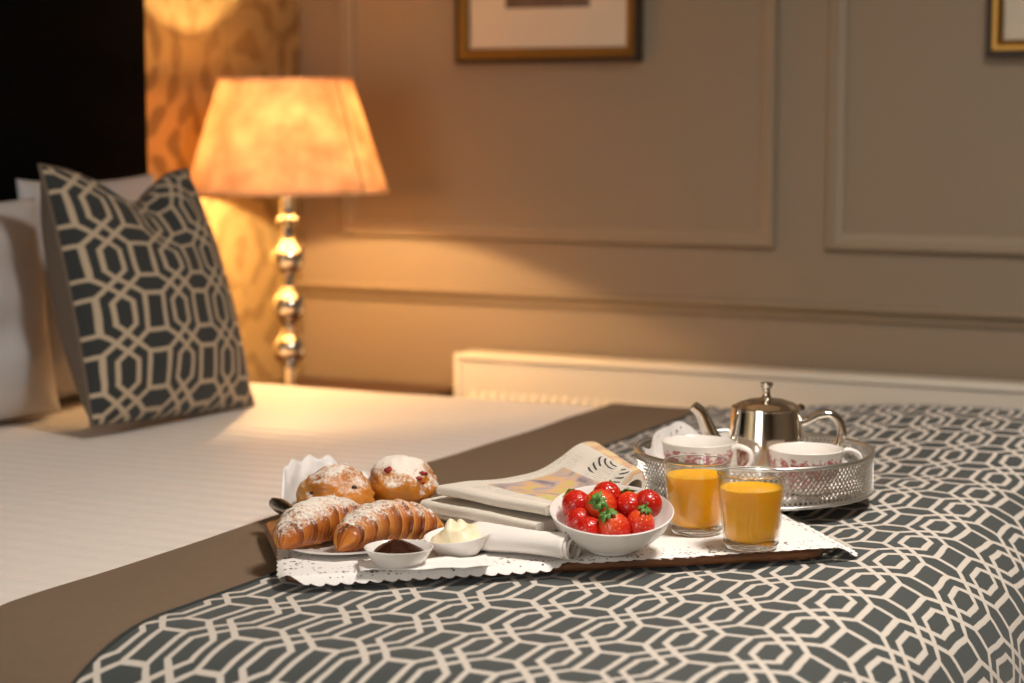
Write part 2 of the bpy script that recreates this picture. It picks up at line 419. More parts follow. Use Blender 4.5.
def tube(name, pts, rad, mat, parent=None, n=12, k=8, flat=1.0, raw=False, loc=None, cap=True):
    """rad: number or list per control point; flat squashes the section along its binormal"""
    c = [Vector(p) for p in pts] if raw else catmull(pts, k)
    if not isinstance(rad, (list, tuple)): rr = [rad] * len(c)
    elif raw: rr = list(rad)
    else: rr = [v.x for v in catmull([(r, 0, 0) for r in rad], k)]
    vs, fs = [], []
    up = Vector((0, 0, 1)); prev = None
    for i, p in enumerate(c):
        t = (c[min(i + 1, len(c) - 1)] - c[max(i - 1, 0)]).normalized()
        if prev is None: a = t.cross(up if abs(t.z) < 0.9 else Vector((1, 0, 0))).normalized()
        else: a = (prev - t * prev.dot(t)).normalized()
        prev = a; b = t.cross(a)
        for j in range(n):
            g = 2 * math.pi * j / n; vs.append(p + a * rr[i] * math.cos(g) * flat + b * rr[i] * math.sin(g))
    for i in range(len(c) - 1):
        for j in range(n): fs.append((i * n + j, i * n + (j + 1) % n, (i + 1) * n + (j + 1) % n, (i + 1) * n + j))
    if cap: fs += [tuple(range(n))[::-1], tuple((len(c) - 1) * n + j for j in range(n))]
    return auto(mk(name, vs, fs, mat, parent, loc=loc), 60)
def sst(a, b, x):
    t = max(0.0, min(1.0, (x - a) / (b - a))); return t * t * (3 - 2 * t)

# ------------------------------------------------------------------ room
X0, X1, Y0, Y1, Z1 = ROOM['x0'], ROOM['x1'], ROOM['y0'], ROOM['y1'], ROOM['z1']
struct(box('floor', (X0 - .1, Y0 - .1, -0.1), (X1 + .1, Y1 + .1, 0), 'carpet'), 'taupe carpeted bedroom floor', 'floor')
struct(box('ceiling', (X0 - .1, Y0 - .1, Z1), (X1 + .1, Y1 + .1, Z1 + .1), 'ceiling_paint'), 'plain off-white bedroom ceiling', 'ceiling')
struct(box('wall_back', (X0 - .1, Y1, 0), (X1 + .1, Y1 + .1, Z1), 'wall_paint'), 'greige painted panelled wall behind the bed side', 'wall')
struct(box('wall_left', (X0 - .1, Y0, 0), (X0, Y1, Z1), 'wallpaper'), 'gold patterned wallpaper wall behind the headboard', 'wall')
struct(box('wall_right', (X1, Y0, 0), (X1 + .1, Y1, Z1), 'wall_paint'), 'plain greige wall beyond the foot of the bed', 'wall')
WX0, WX1, WZ0, WZ1 = -2.05, -0.45, 0.7, 2.2
wf = bpy.data.objects.new('wall_front', None); COL.objects.link(wf); struct(wf, 'plain greige wall with the window', 'wall')
for nm, lo, hi in (('wall_section', (X0, Y0 - .1, 0), (WX0, Y0, Z1)), ('wall_section', (WX1, Y0 - .1, 0), (X1, Y0, Z1)),
                   ('wall_section', (WX0, Y0 - .1, 0), (WX1, Y0, WZ0)), ('wall_section', (WX0, Y0 - .1, WZ1), (WX1, Y0, Z1))):
    box(nm, lo, hi, 'wall_paint', wf)
wn = bpy.data.objects.new('window_1', None); COL.objects.link(wn); struct(wn, 'white sash window with four panes', 'window')
for lo, hi in (((WX0, Y0 - .07, WZ0), (WX0 + .05, Y0 - .02, WZ1)), ((WX1 - .05, Y0 - .07, WZ0), (WX1, Y0 - .02, WZ1)),
               ((WX0, Y0 - .07, WZ0), (WX1, Y0 - .02, WZ0 + .05)), ((WX0, Y0 - .07, WZ1 - .05), (WX1, Y0 - .02, WZ1)),
               ((WX0, Y0 - .065, 1.43), (WX1, Y0 - .025, 1.47)), ((-1.27, Y0 - .065, WZ0), (-1.23, Y0 - .025, WZ1))):
    box('window_bar', lo, hi, 'radiator_white', wn)
for x0_, x1_ in ((WX0 + .05, -1.27), (-1.23, WX1 - .05)):
    for z0_, z1_ in ((WZ0 + .05, 1.43), (1.47, WZ1 - .05)): box('window_pane', (x0_, Y0 - .047, z0_), (x1_, Y0 - .043, z1_), 'thin_glass', wn)
box('window_sill', (WX0 - .05, Y0 - .02, WZ0 - .04), (WX1 + .05, Y0 + .12, WZ0), 'radiator_white', wn, 0.005)

def molding(name, x0, x1, z0, z1, label):
    """rectangular panel moulding on the back wall, mitred, stepped section"""
    sec = [(0, 0), (0, .010), (.006, .018), (.014, .018), (.018, .012), (.026, .011), (.032, .007), (.036, .006), (.040, 0)]
    vs, fs = [], []
    for cx, cz, sx, sz in ((x0, z0, 1, 1), (x1, z0, -1, 1), (x1, z1, -1, -1), (x0, z1, 1, -1)):
        for a, d in sec: vs.append((cx + sx * a, Y1 - d, cz + sz * a))
    m = len(sec)
    for k in range(4):
        for i in range(m - 1):
            a, b = k * m, ((k + 1) % 4) * m
            fs.append((a + i, a + i + 1, b + i + 1, b + i))
    o = auto(mk(name, vs, fs, 'trim_paint'), 20); return struct(o, label, 'wall trim')
pz = PY(440, 238, Y1).z
xa, xb = PY(343, 230, Y1).x, PY(776, 230, Y1).x; xc = PY(827, 230, Y1).x
molding('trim_1', xa, xb, pz, 2.2, 'wall panel moulding framing the picture above the radiator end')
molding('trim_2', xc, xc + (xb - xa), pz, 2.2, 'wall panel moulding framing the cropped picture')
def rail(name, x0, x1, z0, z1, label):
    h = z1 - z0
    sec = [(0, z0), (.008, z0), (.012, z0 + .25 * h), (.014, z0 + .45 * h), (.024, z0 + .6 * h), (.028, z0 + .78 * h), (.028, z0 + .92 * h), (.022, z1), (0, z1)]
    vs = [(x, Y1 - d, z) for x in (x0, x1) for d, z in sec]; m = len(sec)
    return struct(auto(mk(name, vs, [(i, i + 1, m + i + 1, m + i) for i in range(m - 1)], 'trim_paint'), 20), label, 'wall trim')
zt, zb = PY(430, 286, Y1).z, PY(430, 301, Y1).z
rail('trim_3', X0, X1, zb, zt, 'narrow dado rail running along the panelled wall')
struct(box('baseboard_back', (X0, Y1 - .02, 0), (X1, Y1, .14), 'trim_paint', None, .004), 'painted skirting board under the panelled wall', 'baseboard')

# ------------------------------------------------------------------ radiator
RADY = Y1 - 0.11
q = PY(456, 353, RADY); rx0 = q.x; rz = q.z; rx1 = rx0 + 1.75
rad = thing('radiator', 'long white ribbed panel radiator on the wall beyond the bed', 'radiator', (rx0, RADY, 0))
W_ = rx1 - rx0; vs, fs = [], []
secz = [0.14, 0.16, 0.19, rz - .105, rz - .085, rz - 0.012]
nrib = 66; per = (W_ - .06) / nrib; xs = [0.0, .03]
prof = [(0, 0), (.20, 0), (.42, .009), (.70, .009), (.92, 0)]
cols = [(0.0, 0), (.03, 0)] + [(.03 + (k + a) * per, d) for k in range(nrib) for a, d in prof[1:]] + [(W_ - .03, 0), (W_, 0)]
for x, d in cols:
    for i, z in enumerate(secz): vs.append((x, (-d if 1 < i < 4 else 0), z))
m = len(secz)
for c in range(len(cols) - 1):
    for i in range(m - 1): fs.append((c * m + i, (c + 1) * m + i, (c + 1) * m + i + 1, c * m + i + 1))
mk('front_panel', vs, fs, 'radiator_white', rad, smooth=False)
box('end_panel', (-.004, -.004, .14), (.012, .075, rz), 'radiator_white', rad, .003)
box('end_panel', (W_ - .012, -.004, .14), (W_ + .004, .075, rz), 'radiator_white', rad, .003)
box('top_grille', (0, -.006, rz - .014), (W_, .078, rz), 'radiator_white', rad, .004)
box('wall_bracket', (.2, .075, .2), (.24, .1085, rz - .05), 'radiator_white', rad)
box('wall_bracket', (W_ - .24, .075, .2), (W_ - .2, .1085, rz - .05), 'radiator_white', rad)

# ------------------------------------------------------------------ pictures
def picture(px0, px1, py, label):
    a, b = PY(px0, py, Y1 - .02), (PY(px1, py, Y1 - .02) if px1 else None)
    x0 = a.x; x1 = b.x if b else x0 + .465; z0 = a.z; h = 0.60; w_ = x1 - x0
    t = thing('picture_frame', label, 'picture', ((x0 + x1) / 2, Y1 - .004, z0))
    def ring(name, i0, o0, sec, mat):
        vs, fs = [], []
        for sx, zz, sz in ((-1, 0, 1), (1, 0, 1), (1, h, -1), (-1, h, -1)):
            for s, d in sec: vs.append((sx * (w_ / 2 - s), -d, zz + sz * s))
        m = len(sec)
        for k in range(4):
            for i in range(m - 1):
                A, B = k * m, ((k + 1) % 4) * m; fs.append((A + i, A + i + 1, B + i + 1, B + i))
        return auto(mk(name, vs, fs, mat, t), 25)
    ring('outer_frame', 0, 0, [(0, 0), (0, .022), (.004, .026), (.009, .026), (.011, .022)], 'frame_dark')
    ring('gilt_frame', 0, 0, [(.011, .022), (.014, .025), (.022, .024), (.030, .018), (.034, .014)], 'gold_frame')
    box('mat_board', (-w_ / 2 + .033, -.010, .033), (w_ / 2 - .033, -.004, h - .033), 'mat_board', t)
    box('artwork', (-w_ / 2 + .125, -.0115, .124), (w_ / 2 - .125, -.010, h - .13), 'art', t)
    box('backing', (-w_ / 2 + .012, -.004, .012), (w_ / 2 - .012, 0.0, h - .012), 'frame_dark', t)
picture(456, 640, 64, 'gilt framed picture with cream mount hanging above the radiator')
picture(986, None, 57, 'cropped gilt picture frame near the right edge of the photo')

# ------------------------------------------------------------------ ceiling light
t = thing('ceiling_light', 'round flush ceiling light above the bed', 'ceiling light', (-0.15, 2.15, Z1))
lathe('rim', [(.27, 0), (.30, 0), (.30, -.05), (.285, -.06), (.27, -.06)], 'chrome', t, 48, True)
lathe('diffuser', [(0, -.02), (.27, -.02), (.27, -.01), (0, -.01)], 'diffuser', t, 48)

# ------------------------------------------------------------------ bed
TOP = 0.600                                   # top of the runner
BX0, BX1, BY0, BY1 = -2.48, -0.49, 1.44, 3.50
RN, RF, RX = 0.28, 0.09, 0.17                 # rounding at the near side, far side and foot
def bedpt(u, v, off=0.0):
    """cloth coordinates (u along the bed, v across) -> point on the rounded bed, off = height above the duvet"""
    px = min(max(u, BX0), BX1 - RX); py = min(max(v, BY0 + RN), BY1 - RF)
    ex, ey = u - px, v - py; ry = RN if ey < 0 else RF
    ax, ay = ex / RX, ey / ry; L = math.hypot(ax, ay)
    bump = 0.036 * sst(-1.35, -0.75, u) * sst(2.75, 3.40, v)
    bump += 0.009 * math.exp(-((u + .76) ** 2 + (v - 2.74) ** 2) / .016)
    nz = noise.noise(Vector((u * 2.3, v * 2.3, 3.1))) * 0.004 + noise.noise(Vector((u * 7, v * 7, 9.0))) * 0.0015
    if L < 1e-9: x, y, z, nx, ny, nzv = px, py, 0.0, 0, 0, 1.0
    else:
        dx, dy = ax / L, ay / L; rr = RX * dx * dx + ry * dy * dy
        sn = math.sin(min(L, math.pi / 2)); z = -rr * (1 - math.cos(min(L, math.pi / 2))) - rr * max(0, L - math.pi / 2)
        x, y = px + dx * RX * sn, py + dy * ry * sn; nx, ny, nzv = dx * sn, dy * sn, math.sqrt(max(0, 1 - sn * sn))
    o_ = off + nz
    return Vector((x + nx * o_, y + ny * o_, TOP - 0.012 + z + bump * (1 if z > -0.2 else max(0, 1 - (-z - .2) * 4)) + nzv * o_))
def bedgrid(name, us, vs_, off, mat, parent, flip=False):
    vv, fs, uv = [], [], []; m = len(vs_)
    for u in us:
        for v in vs_: vv.append(bedpt(u, v, off)); uv.append((u, v))
    for i in range(len(us) - 1):
        for j in range(m - 1): fs.append((i * m + j, (i + 1) * m + j, (i + 1) * m + j + 1, i * m + j + 1))
    return mk(name, vv, fs, mat, parent, uv)
def rng(a, b, step):
    n = max(1, int(round((b - a) / step))); return [a + (b - a) * i / n for i in range(n + 1)]
hp = math.pi / 2
v0, v1 = BY0 + RN - RN * hp - 0.10, BY1 - RF + RF * hp + 0.26; u1 = BX1 - RX + RX * hp + 0.16
bed = thing('bed', 'wide divan bed with tall black upholstered headboard', 'bed', (0, 0, 0))
box('divan_base', (-2.46, BY0 + .20, 0.03), (BX1 - .08, BY1 - .08, 0.30), 'divan', bed, .02)
box('mattress', (-2.46, BY0 + .20, 0.30), (BX1 - .08, BY1 - .06, 0.48), 'pillow_cotton', bed, .08, 4)
box('headboard', (-2.59, 1.42, 0.03), (-2.49, 3.405, 1.72), 'black_velvet', bed, .02, 3)
for x in (-2.3, -.6):
    for y in (BY0 + .2, BY1 - .2): lathe('foot', [(0, 0), (.025, 0), (.03, .04), (0, .04)], 'dark_wood', bed, 16, loc=(x, y, 0))
duv = bedgrid('duvet', rng(BX0, u1, .025), rng(v0, v1, .025), 0.0, 'duvet_stripe', None)
tag(duv, 'white satin-striped duvet spread over the bed', 'duvet')
run = thing('bed_runner', 'taupe bordered throw with grey lattice weave across the foot of the bed', 'throw')
UE, UB = -1.455, -1.262
vr0, vr1 = v0 + .06, v1 - .06
bedgrid('border_band', rng(UE, UB, .02), rng(vr0, vr1, .02), 0.010, 'taupe_fabric', run)
bedgrid('lattice_panel', rng(UB, u1 + .02, .016), rng(vr0, vr1, .016), 0.012, 'lattice_runner', run)
tube('seam_piping', [bedpt(UB, v, .012) for v in rng(vr0, vr1, .02)], .0028, 'piping_dark', run, 6, raw=True)
tube('hem', [bedpt(UE, v, .006) for v in rng(vr0, vr1, .02)], .0042, 'taupe_fabric', run, 6, raw=True)

# ------------------------------------------------------------------ pillows and cushion
def pillow_mesh(name, w, h, th, matf, parent=None, n=30, corner=1.0, chop=0.0, side='both', p=2.3, wr=0.006, seed=0.0, frame=None):
    """soft pillow in its own plane: x width, y height, z thickness"""
    def surf(s):
        vs, fs, uv = [], [], []
        for i in range(n + 1):
            for j in range(n + 1):
                a = -1 + 2 * i / n; b = -1 + 2 * j / n
                a = math.sin(a * math.pi / 2) * .45 + a * .55; b = math.sin(b * math.pi / 2) * .45 + b * .55
                f = (max(0, 1 - abs(a) ** p) * max(0, 1 - abs(b) ** p)) ** 0.55
                pin = 0.055 * corner
                x = a * w / 2 * (1 - pin * (1 - b * b)); y = b * h / 2 * (1 - (pin if b > 0 or not chop else -.012) * (1 - a * a))
                if chop and a > 0: x *= 1 - .24 * ((b + 1) / 2) ** 1.6
                if chop: y -= chop * math.exp(-(a / .42) ** 2) * max(0, (b + .3) / 1.3) ** 2
                z = s * th / 2 * f
                if chop: z *= 1 - .45 * math.exp(-((a + .05) / .35) ** 2) * max(0, b) ** 1.5
                z += s * f * wr * noise.noise(Vector((a * 2.4 + seed, b * 2.4, s * 3 + seed)))*2
                vs.append((x, y, z)); uv.append((a * w / 2 + .028, b * h / 2))
        for i in range(n):
            for j in range(n):
                q_ = (i * (n + 1) + j, (i + 1) * (n + 1) + j, (i + 1) * (n + 1) + j + 1, i * (n + 1) + j + 1)
                fs.append(q_ if s > 0 else q_[::-1])
        return vs, fs, uv
    return surf
def orient(o, base, wdir, lean, h):
    """stand a pillow on the bed: base = middle of its bottom edge, wdir = width direction, lean = degrees tipped back"""
    W = Vector(wdir).normalized(); N = Vector((W.y, -W.x, 0)); U = Vector((0, 0, 1)) * math.cos(R(lean)) - N * math.sin(R(lean)); N2 = W.cross(U)
    c = Vector(base) + U * h / 2
    o.matrix_world = Matrix(((W.x, U.x, N2.x, c.x), (W.y, U.y, N2.y, c.y), (W.z, U.z, N2.z, c.z), (0, 0, 0, 1)))
def white_pillow(base, wdir, lean, w, h, th, label, seed):
    t = thing('pillow', label, 'pillow', group='white bed pillows')
    sf = pillow_mesh('p', w, h, th, None, seed=seed, wr=.012)
    a, b = sf(1), sf(-1); k = len(a[0])
    o = mk('pillowcase', a[0] + b[0], a[1] + [tuple(i + k for i in f) for f in b[1]], 'pillow_cotton', t)
    bm = bmesh.new(); bm.from_mesh(o.data); bmesh.ops.remove_doubles(bm, verts=bm.verts, dist=1e-4); bm.to_mesh(o.data); bm.free()
    pts = [(-w / 2 * (1 - .055 * (1 - y * y)), y * h / 2, 0) for y in [i / 10 - 1 for i in range(21)]]
    tube('seam', pts, .003, 'pillow_cotton', t, 6, raw=True)
    orient(t, base, wdir, lean, h); return t
ZD = TOP - .008
white_pillow((-2.41, 3.115, ZD), (0, 1, 0), 2, .42, .425, .12, 'white pillow propped on the headboard, mostly hidden behind the lattice cushion', 1.0)
white_pillow((-2.335, 2.54, ZD), (.0, 1, 0), 7, .72, .395, .17, 'white pillow at the photo edge beside the lattice cushion', 5.0)

t = thing('cushion', 'square lattice-patterned scatter cushion with taupe back leaning on the pillows', 'cushion')
cw, ch, cth = .44, .455, .17
sf = pillow_mesh('c', cw, ch, cth, None, n=44, chop=.055, seed=8.0, wr=.004)
a = sf(1); mk('front_panel', a[0], a[1], 'lattice_cushion', t, a[2])
b = pillow_mesh('c', cw, ch, .27, None, n=44, chop=.055, seed=8.0, wr=.004)(-1); mk('back_panel', b[0], b[1], 'cushion_back', t)
n_ = 44; per_ = [a[0][i * (n_ + 1)] for i in range(n_ + 1)] + [a[0][n_ * (n_ + 1) + j] for j in range(n_ + 1)] + [a[0][i * (n_ + 1) + n_] for i in range(n_, -1, -1)] + [a[0][j] for j in range(n_, -1, -1)]
tube('edge_piping', [p for k, p in enumerate(per_) if k == 0 or p != per_[k - 1]], .0035, 'cushion_back', t, 6, raw=True)
cA = P(97, 437, ZD); cdv = Vector((.07, 1, 0)).normalized()
orient(t, cA + cdv * cw / 2 + Vector((0, 0, .010)), cdv, 15.5, ch); t.matrix_world = t.matrix_world @ Matrix.Rotation(R(-2.5), 4, 'Z')

# ------------------------------------------------------------------ bedside table and lamp
LY = 3.70
LX = PY(287, 191, LY).x
TT = 0.50
t = thing('bedside_table', 'dark wooden bedside table under the lamp', 'bedside table', (LX, 3.82, 0))
box('top', (-.24, -.29, TT - .03), (.20, .30, TT), 'dark_wood', t, .006)
box('body', (-.21, -.25, .12), (.17, .27, TT - .03), 'dark_wood', t, .004)
dr = box('drawer', (.17, -.23, TT - .19), (.188, .25, TT - .05), 'dark_wood', t, .004)
kn = lathe('knob', [(0, 0), (.006, 0), (.006, .012), (.012, .018), (.009, .026), (0, .027)], 'gold_frame', dr, 16); kn.location = (.188, .01, TT - .12); kn.rotation_euler = (0, R(90), 0)
for x in (-.19, .15):
    for y in (-.23, .25): box('leg', (x - .02, y - .02, 0), (x + .02, y + .02, .12), 'dark_wood', t, .003)

zs0, zs1 = PY(289, 191, LY).z, PY(289, 80, LY).z
lamp = thing('table_lamp', 'lit table lamp with parchment shade on a stacked silver ball stem', 'lamp', (LX, LY, TT))
h0 = zs0 - TT; h1 = zs1 - TT
lathe('base', [(0, 0), (.075, 0), (.078, .006), (.07, .014), (.03, .022), (.012, .03), (0, .03)], 'chrome', lamp, 40)
ballz = [(PY(289, py, LY).z - TT) for py in (258, 306, 349)]
prof = [(0, .028), (.013, .03)]
zb_ = sorted(ballz + [ballz[-1] - (ballz[1] - ballz[2]) * 1.0])
zb_ = [z for z in zb_ if z > .05]
rb = .038
for z in zb_:
    prof += [(.014, z - rb - .004), (.018, z - rb)]
    for k in range(1, 10):
        g = -math.pi / 2 + math.pi * k / 10; prof.append((max(.019, rb * math.cos(g)), z + rb * math.sin(g) * .95))
    prof += [(.018, z + rb), (.014, z + rb + .004)]
prof += [(.012, h0 - .075), (.024, h0 - .068), (.024, h0 - .060), (.015, h0 - .052), (.015, h0 - .015), (.019, h0 - .01), (.019, h0 + .005), (.012, h0 + .01), (0, h0 + .01)]
lathe('stem', prof, 'chrome', lamp, 32)
lathe('bulb_holder', [(0, h0 + .01), (.016, h0 + .01), (.016, h0 + .05), (0, h0 + .05)], 'socket_black', lamp, 24)
rs0, rs1 = .220, .144
sh = lathe('lamp_shade', [(rs0, h0), (rs1, h1), (rs1 - .0015, h1), (rs0 - .0015, h0)], 'shade', lamp, 64, True)
for zz, rr in ((h0, rs0), (h1, rs1)):
    tr = lathe('shade_trim', [(rr + .0015, zz - .003), (rr + .0015, zz + .004), (rr - .003, zz + .004), (rr - .003, zz - .003)], 'shade', sh, 64, True)
ag = R(-62 + 26); ca, sa = math.cos(ag + .45), math.sin(ag + .45)
tube('shade_seam', [((rs0 + .001) * ca, (rs0 + .001) * sa, h0), ((rs1 + .001) * ca, (rs1 + .001) * sa, h1)], .0012, 'taupe_fabric', sh, 6, k=1)
for k in range(3):
    g = R(120 * k + 20); tube('shade_spoke', [(.014 * math.cos(g), .014 * math.sin(g), h1 - .01), (rs1 * math.cos(g), rs1 * math.sin(g), h1 - .004)], .0015, 'chrome', lamp, 6, k=1)
pl = bpy.data.lights.new('table_lamp_bulb', 'POINT'); pl.energy = LAMP_POWER; pl.color = (1.0, 0.63, 0.28); pl.shadow_soft_size = .014
plo = bpy.data.objects.new('table_lamp_bulb', pl); COL.objects.link(plo); plo.location = (LX, LY, TT + h0 + .105)

# ------------------------------------------------------------------ serving tray
TH = .012
TA = R(38.0)
TU = Vector((math.cos(TA), math.sin(TA), .004)).normalized(); TV = Vector((-math.sin(TA), math.cos(TA), 0)); TN = TU.cross(TV)
TL, TW = .655, .335
zc = TOP + .005
TO = P(287, 577, zc + TH)                      # front left corner of the tray top
TMAT = Matrix(((TU.x, TV.x, TN.x, TO.x), (TU.y, TV.y, TN.y, TO.y), (TU.z, TV.z, TN.z, TO.z), (0, 0, 0, 1)))
TINV = TMAT.inverted()
def onT(px, py, dz=.0016):                    # pixel -> point dz above the tray top
    d = ray(px, py); o = Vector((0, 0, CAMZ)); t_ = (TO + TN * dz - o).dot(TN) / d.dot(TN); return o + d * t_
def ontray(o, px, py, rz=0.0, dz=.0016):
    p = onT(px, py, dz); m = TMAT.to_3x3() @ Matrix.Rotation(rz, 3, 'Z'); o.matrix_world = Matrix.Translation(p) @ m.to_4x4(); return o
def rrect(x0, y0, x1, y1, r, k=8):
    out = []
    for cx, cy, a0 in ((x1 - r, y1 - r, 0), (x0 + r, y1 - r, 90), (x0 + r, y0 + r, 180), (x1 - r, y0 + r, 270)):
        for i in range(k + 1):
            g = R(a0 + 90 * i / k); out.append((cx + r * math.cos(g), cy + r * math.sin(g)))
    return out
tr = thing('serving_tray', 'brown wooden serving tray under the breakfast on the bed', 'tray')
tr.matrix_world = TMAT
def slab(name, rings, mat, parent):
    """rings: list of (outline, z)"""
    vs, fs = [], []; n = len(rings[0][0])
    for out, z in rings: vs += [(x, y, z) for x, y in out]
    for k in range(len(rings) - 1):
        for i in range(n): fs.append((k * n + i, k * n + (i + 1) % n, (k + 1) * n + (i + 1) % n, (k + 1) * n + i))
    fs.append(tuple(range(n))[::-1]); fs.append(tuple((len(rings) - 1) * n + i for i in range(n)))
    return auto(mk(name, vs, fs, mat, parent), 40)
slab('board', [(rrect(.004, .004, TL - .004, TW - .004, .036), -TH), (rrect(0, 0, TL, TW, .04), -TH + .004), (rrect(0, 0, TL, TW, .04), -.003), (rrect(.003, .003, TL - .003, TW - .003, .037), 0)], 'tray_wood', tr)
for x in (.06, TL - .06):
    for y in (.05, TW - .05): lathe('foot', [(0, 0), (.010, 0), (.010, -.004), (0, -.004)], 'dark_wood', tr, 12, loc=(x, y, -TH))

def doily(label, x0, x1, y0, y1, rot, drop, seed, lift=None, z0=.0008, shear=0.0):
    """lace paper lying on the tray (tray coordinates), bending down where it leaves the board"""
    st = .006; xs = rng(x0, x1, st); ys = rng(y0, y1, st); vs, fs, uv, ed = [], [], [], []
    cx, cy = (x0 + x1) / 2, (y0 + y1) / 2; c, s = math.cos(rot), math.sin(rot)
    for x in xs:
        for y in ys:
            ex = min(x - x0, x1 - x); ey = min(y - y0, y1 - y)
            e = min(ex, ey)
            rc = .045
            if ex < rc and ey < rc: e = rc - math.hypot(rc - ex, rc - ey)
            X = cx + (x - cx) * c - (y - cy) * s; Y = cy + (x - cx) * s + (y - cy) * c
            X += shear * (y - y0)
            z = z0 + .0006 * (noise.noise(Vector((x * 30 + seed, y * 30, 1))) + 1) * .5
            out = max(0.0, -Y, -X, X - TL)
            if out > 0:
                bend = min(out, .03)
                z -= drop * (bend ** 1.5) * 9
                if Y < 0: Y = Y * (1 - .35 * min(1, out / .03))
            if lift: z += lift(x, y)
            vs.append((X, Y, z)); uv.append((x, y)); ed.append(e)
    m = len(ys)
    for i in range(len(xs) - 1):
        for j in range(m - 1):
            if max(ed[i * m + j], ed[(i + 1) * m + j], ed[(i + 1) * m + j + 1], ed[i * m + j + 1]) > 0:
                fs.append((i * m + j, (i + 1) * m + j, (i + 1) * m + j + 1, i * m + j + 1))
    o = mk('paper_doily', vs, fs, 'lace', None, uv, attr={'edge': ed}); o.matrix_world = TMAT
    return tag(o, label, 'doily', 'lace paper doilies on the serving tray')
doily('white lace paper doily under the croissants, hanging over the tray edge', -.014, .34, -.011, .30, R(.3), 1.0, 3.0, shear=.10)
doily('white lace paper doily under the strawberry bowl and juice glasses',   .30, .695, -.006, .30, R(1.2), .35, 8.0, z0=.0018)

# ------------------------------------------------------------------ crockery
def plate():
    t = tag(lathe('dessert_plate', [(0, .004), (.045, .0045), (.055, .008), (.080, .0105), (.0815, .0115), (.081, .0085), (.056, .003), (.04, 0), (0, 0)], 'plate_print', None, 64),
            'white dessert plate with red printed rim under the croissants', 'plate')
    ontray(t, 343, 548); t.matrix_world = t.matrix_world @ Matrix.Scale(.88, 4)
plate()
PLZ = .0075

def dish(name, label, px, py, r, h, tilt=0.0):
    t = thing(name, label, 'dish')
    body = lathe('dish_body', [(0, .004), (r * .52, .005), (r * .72, h * .40), (r * .94, h * .95), (r * .975, h), (r, h * .985), (r * .985, h * .90), (r * .80, h * .42), (r * .62, .002), (r * .58, 0), (0, 0)], 'porcelain', t, 48)
    ontray(t, px, py, 0)
    return t
jd = dish('sauce_dish', 'small white dish of dark jam in front of the croissants', 399, 566, .040, .023)
vs, fs, uv = [], [], []
def heap(name, parent, r, z0, h, mat, seed, rough=.15, n=28, m=10, pw=1.6, fx=30, bottom=-.006):
    vs, fs = [], []
    for i in range(m + 1):
        for j in range(n):
            a = 2 * math.pi * j / n; q = i / m; rr = r * q
            d = noise.noise(Vector((math.cos(a) * q * r * fx + seed, math.sin(a) * q * r * fx, seed))) 
            z = z0 + h * (1 - q ** pw) * (1 + rough * d * 2) + rough * h * .5 * d
            if i == m: z = z0 + bottom
            vs.append((rr * math.cos(a), rr * math.sin(a), z))
    for i in range(m):
        for j in range(n): fs.append((i * n + j, (i + 1) * n + j, (i + 1) * n + (j + 1) % n, i * n + (j + 1) % n))
    return mk(name, vs, fs, mat, parent)
heap('jam', jd, .0315, .0165, .013, 'jam', 2.0, .2, bottom=-.002)
bd = dish('sauce_dish', 'small white dish heaped with pale butter beside the jam', 460, 553, .041, .024)
bd.rotation_euler.rotate_axis('Y', R(-7)); bd.rotation_euler.rotate_axis('X', R(2))
hb = heap('butter', bd, .0345, .0180, .019, 'butter', 5.0, .38, fx=60, bottom=-.002)

# croissants
def croissant(label, mat, px, py, ang, length, rad, bow, seed, dz=.0):
    n, m = 110, 26; vs, fs, uv = [], [], []
    for i in range(n + 1):
        q = i / n; s = 2 * q - 1
        env = max(0.0, 1 - abs(s) ** 2.3) ** .62
        b = q * 8; fr = b - math.floor(b)
        step = .89 + .13 * (fr if q < .5 else 1 - fr)
        r = rad * env * (step if .06 < q < .94 else .93) + .0012
        cx = s * length / 2; cy = bow * (1 - s * s) - bow * .6
        tx, ty = length / 2, -2 * bow * s; tl = math.hypot(tx, ty); tx, ty = tx / tl, ty / tl
        skew = .5
        for j in range(m):
            a = 2 * math.pi * j / m
            nz = 1 + .05 * noise.noise(Vector((q * 14 + seed, math.cos(a) * 2, math.sin(a) * 2 + seed)))
            yy = r * math.cos(a) * nz; zz = r * math.sin(a) * .86 * nz
            zc_ = rad * .60 * env + rad * .12
            x = cx - ty * yy; y = cy + tx * yy
            z = zc_ + zz
            if z < 0: z = z * .12
            vs.append((x, y, z)); uv.append((min(.93, max(.075, q)) + .02 * math.sin(a * 2 + seed) + .03 * math.cos(a), j / m))
    for i in range(n):
        for j in range(m): fs.append((i * m + j, (i + 1) * m + j, (i + 1) * m + (j + 1) % m, i * m + (j + 1) % m))
    fs += [tuple(range(m)), tuple(n * m + j for j in range(m))[::-1]]
    zmin = min(v[2] for v in vs); vs = [(x, y, z - zmin) for x, y, z in vs]
    o = mk('croissant', vs, fs, mat, None, uv)
    bm = bmesh.new(); bm.from_mesh(o.data); bmesh.ops.recalc_face_normals(bm, faces=bm.faces); bm.to_mesh(o.data); bm.free()
    tag(o, label, 'croissant', 'croissants on the plate')
    p = onT(px, py, dz); o.matrix_world = Matrix.Translation(p) @ (TMAT.to_3x3() @ Matrix.Rotation(ang - (TA - YAW), 3, 'Z')).to_4x4()
    return o
croissant('sugar-dusted croissant at the tray end in front of the raisin bun', 'croissant_a', 324, 540, R(50), .158, .0315, .014, 1.0, .011)
croissant('golden croissant between the first croissant and the butter dish', 'croissant_b', 388, 543, R(40), .158, .0310, .016, 6.0, .011)

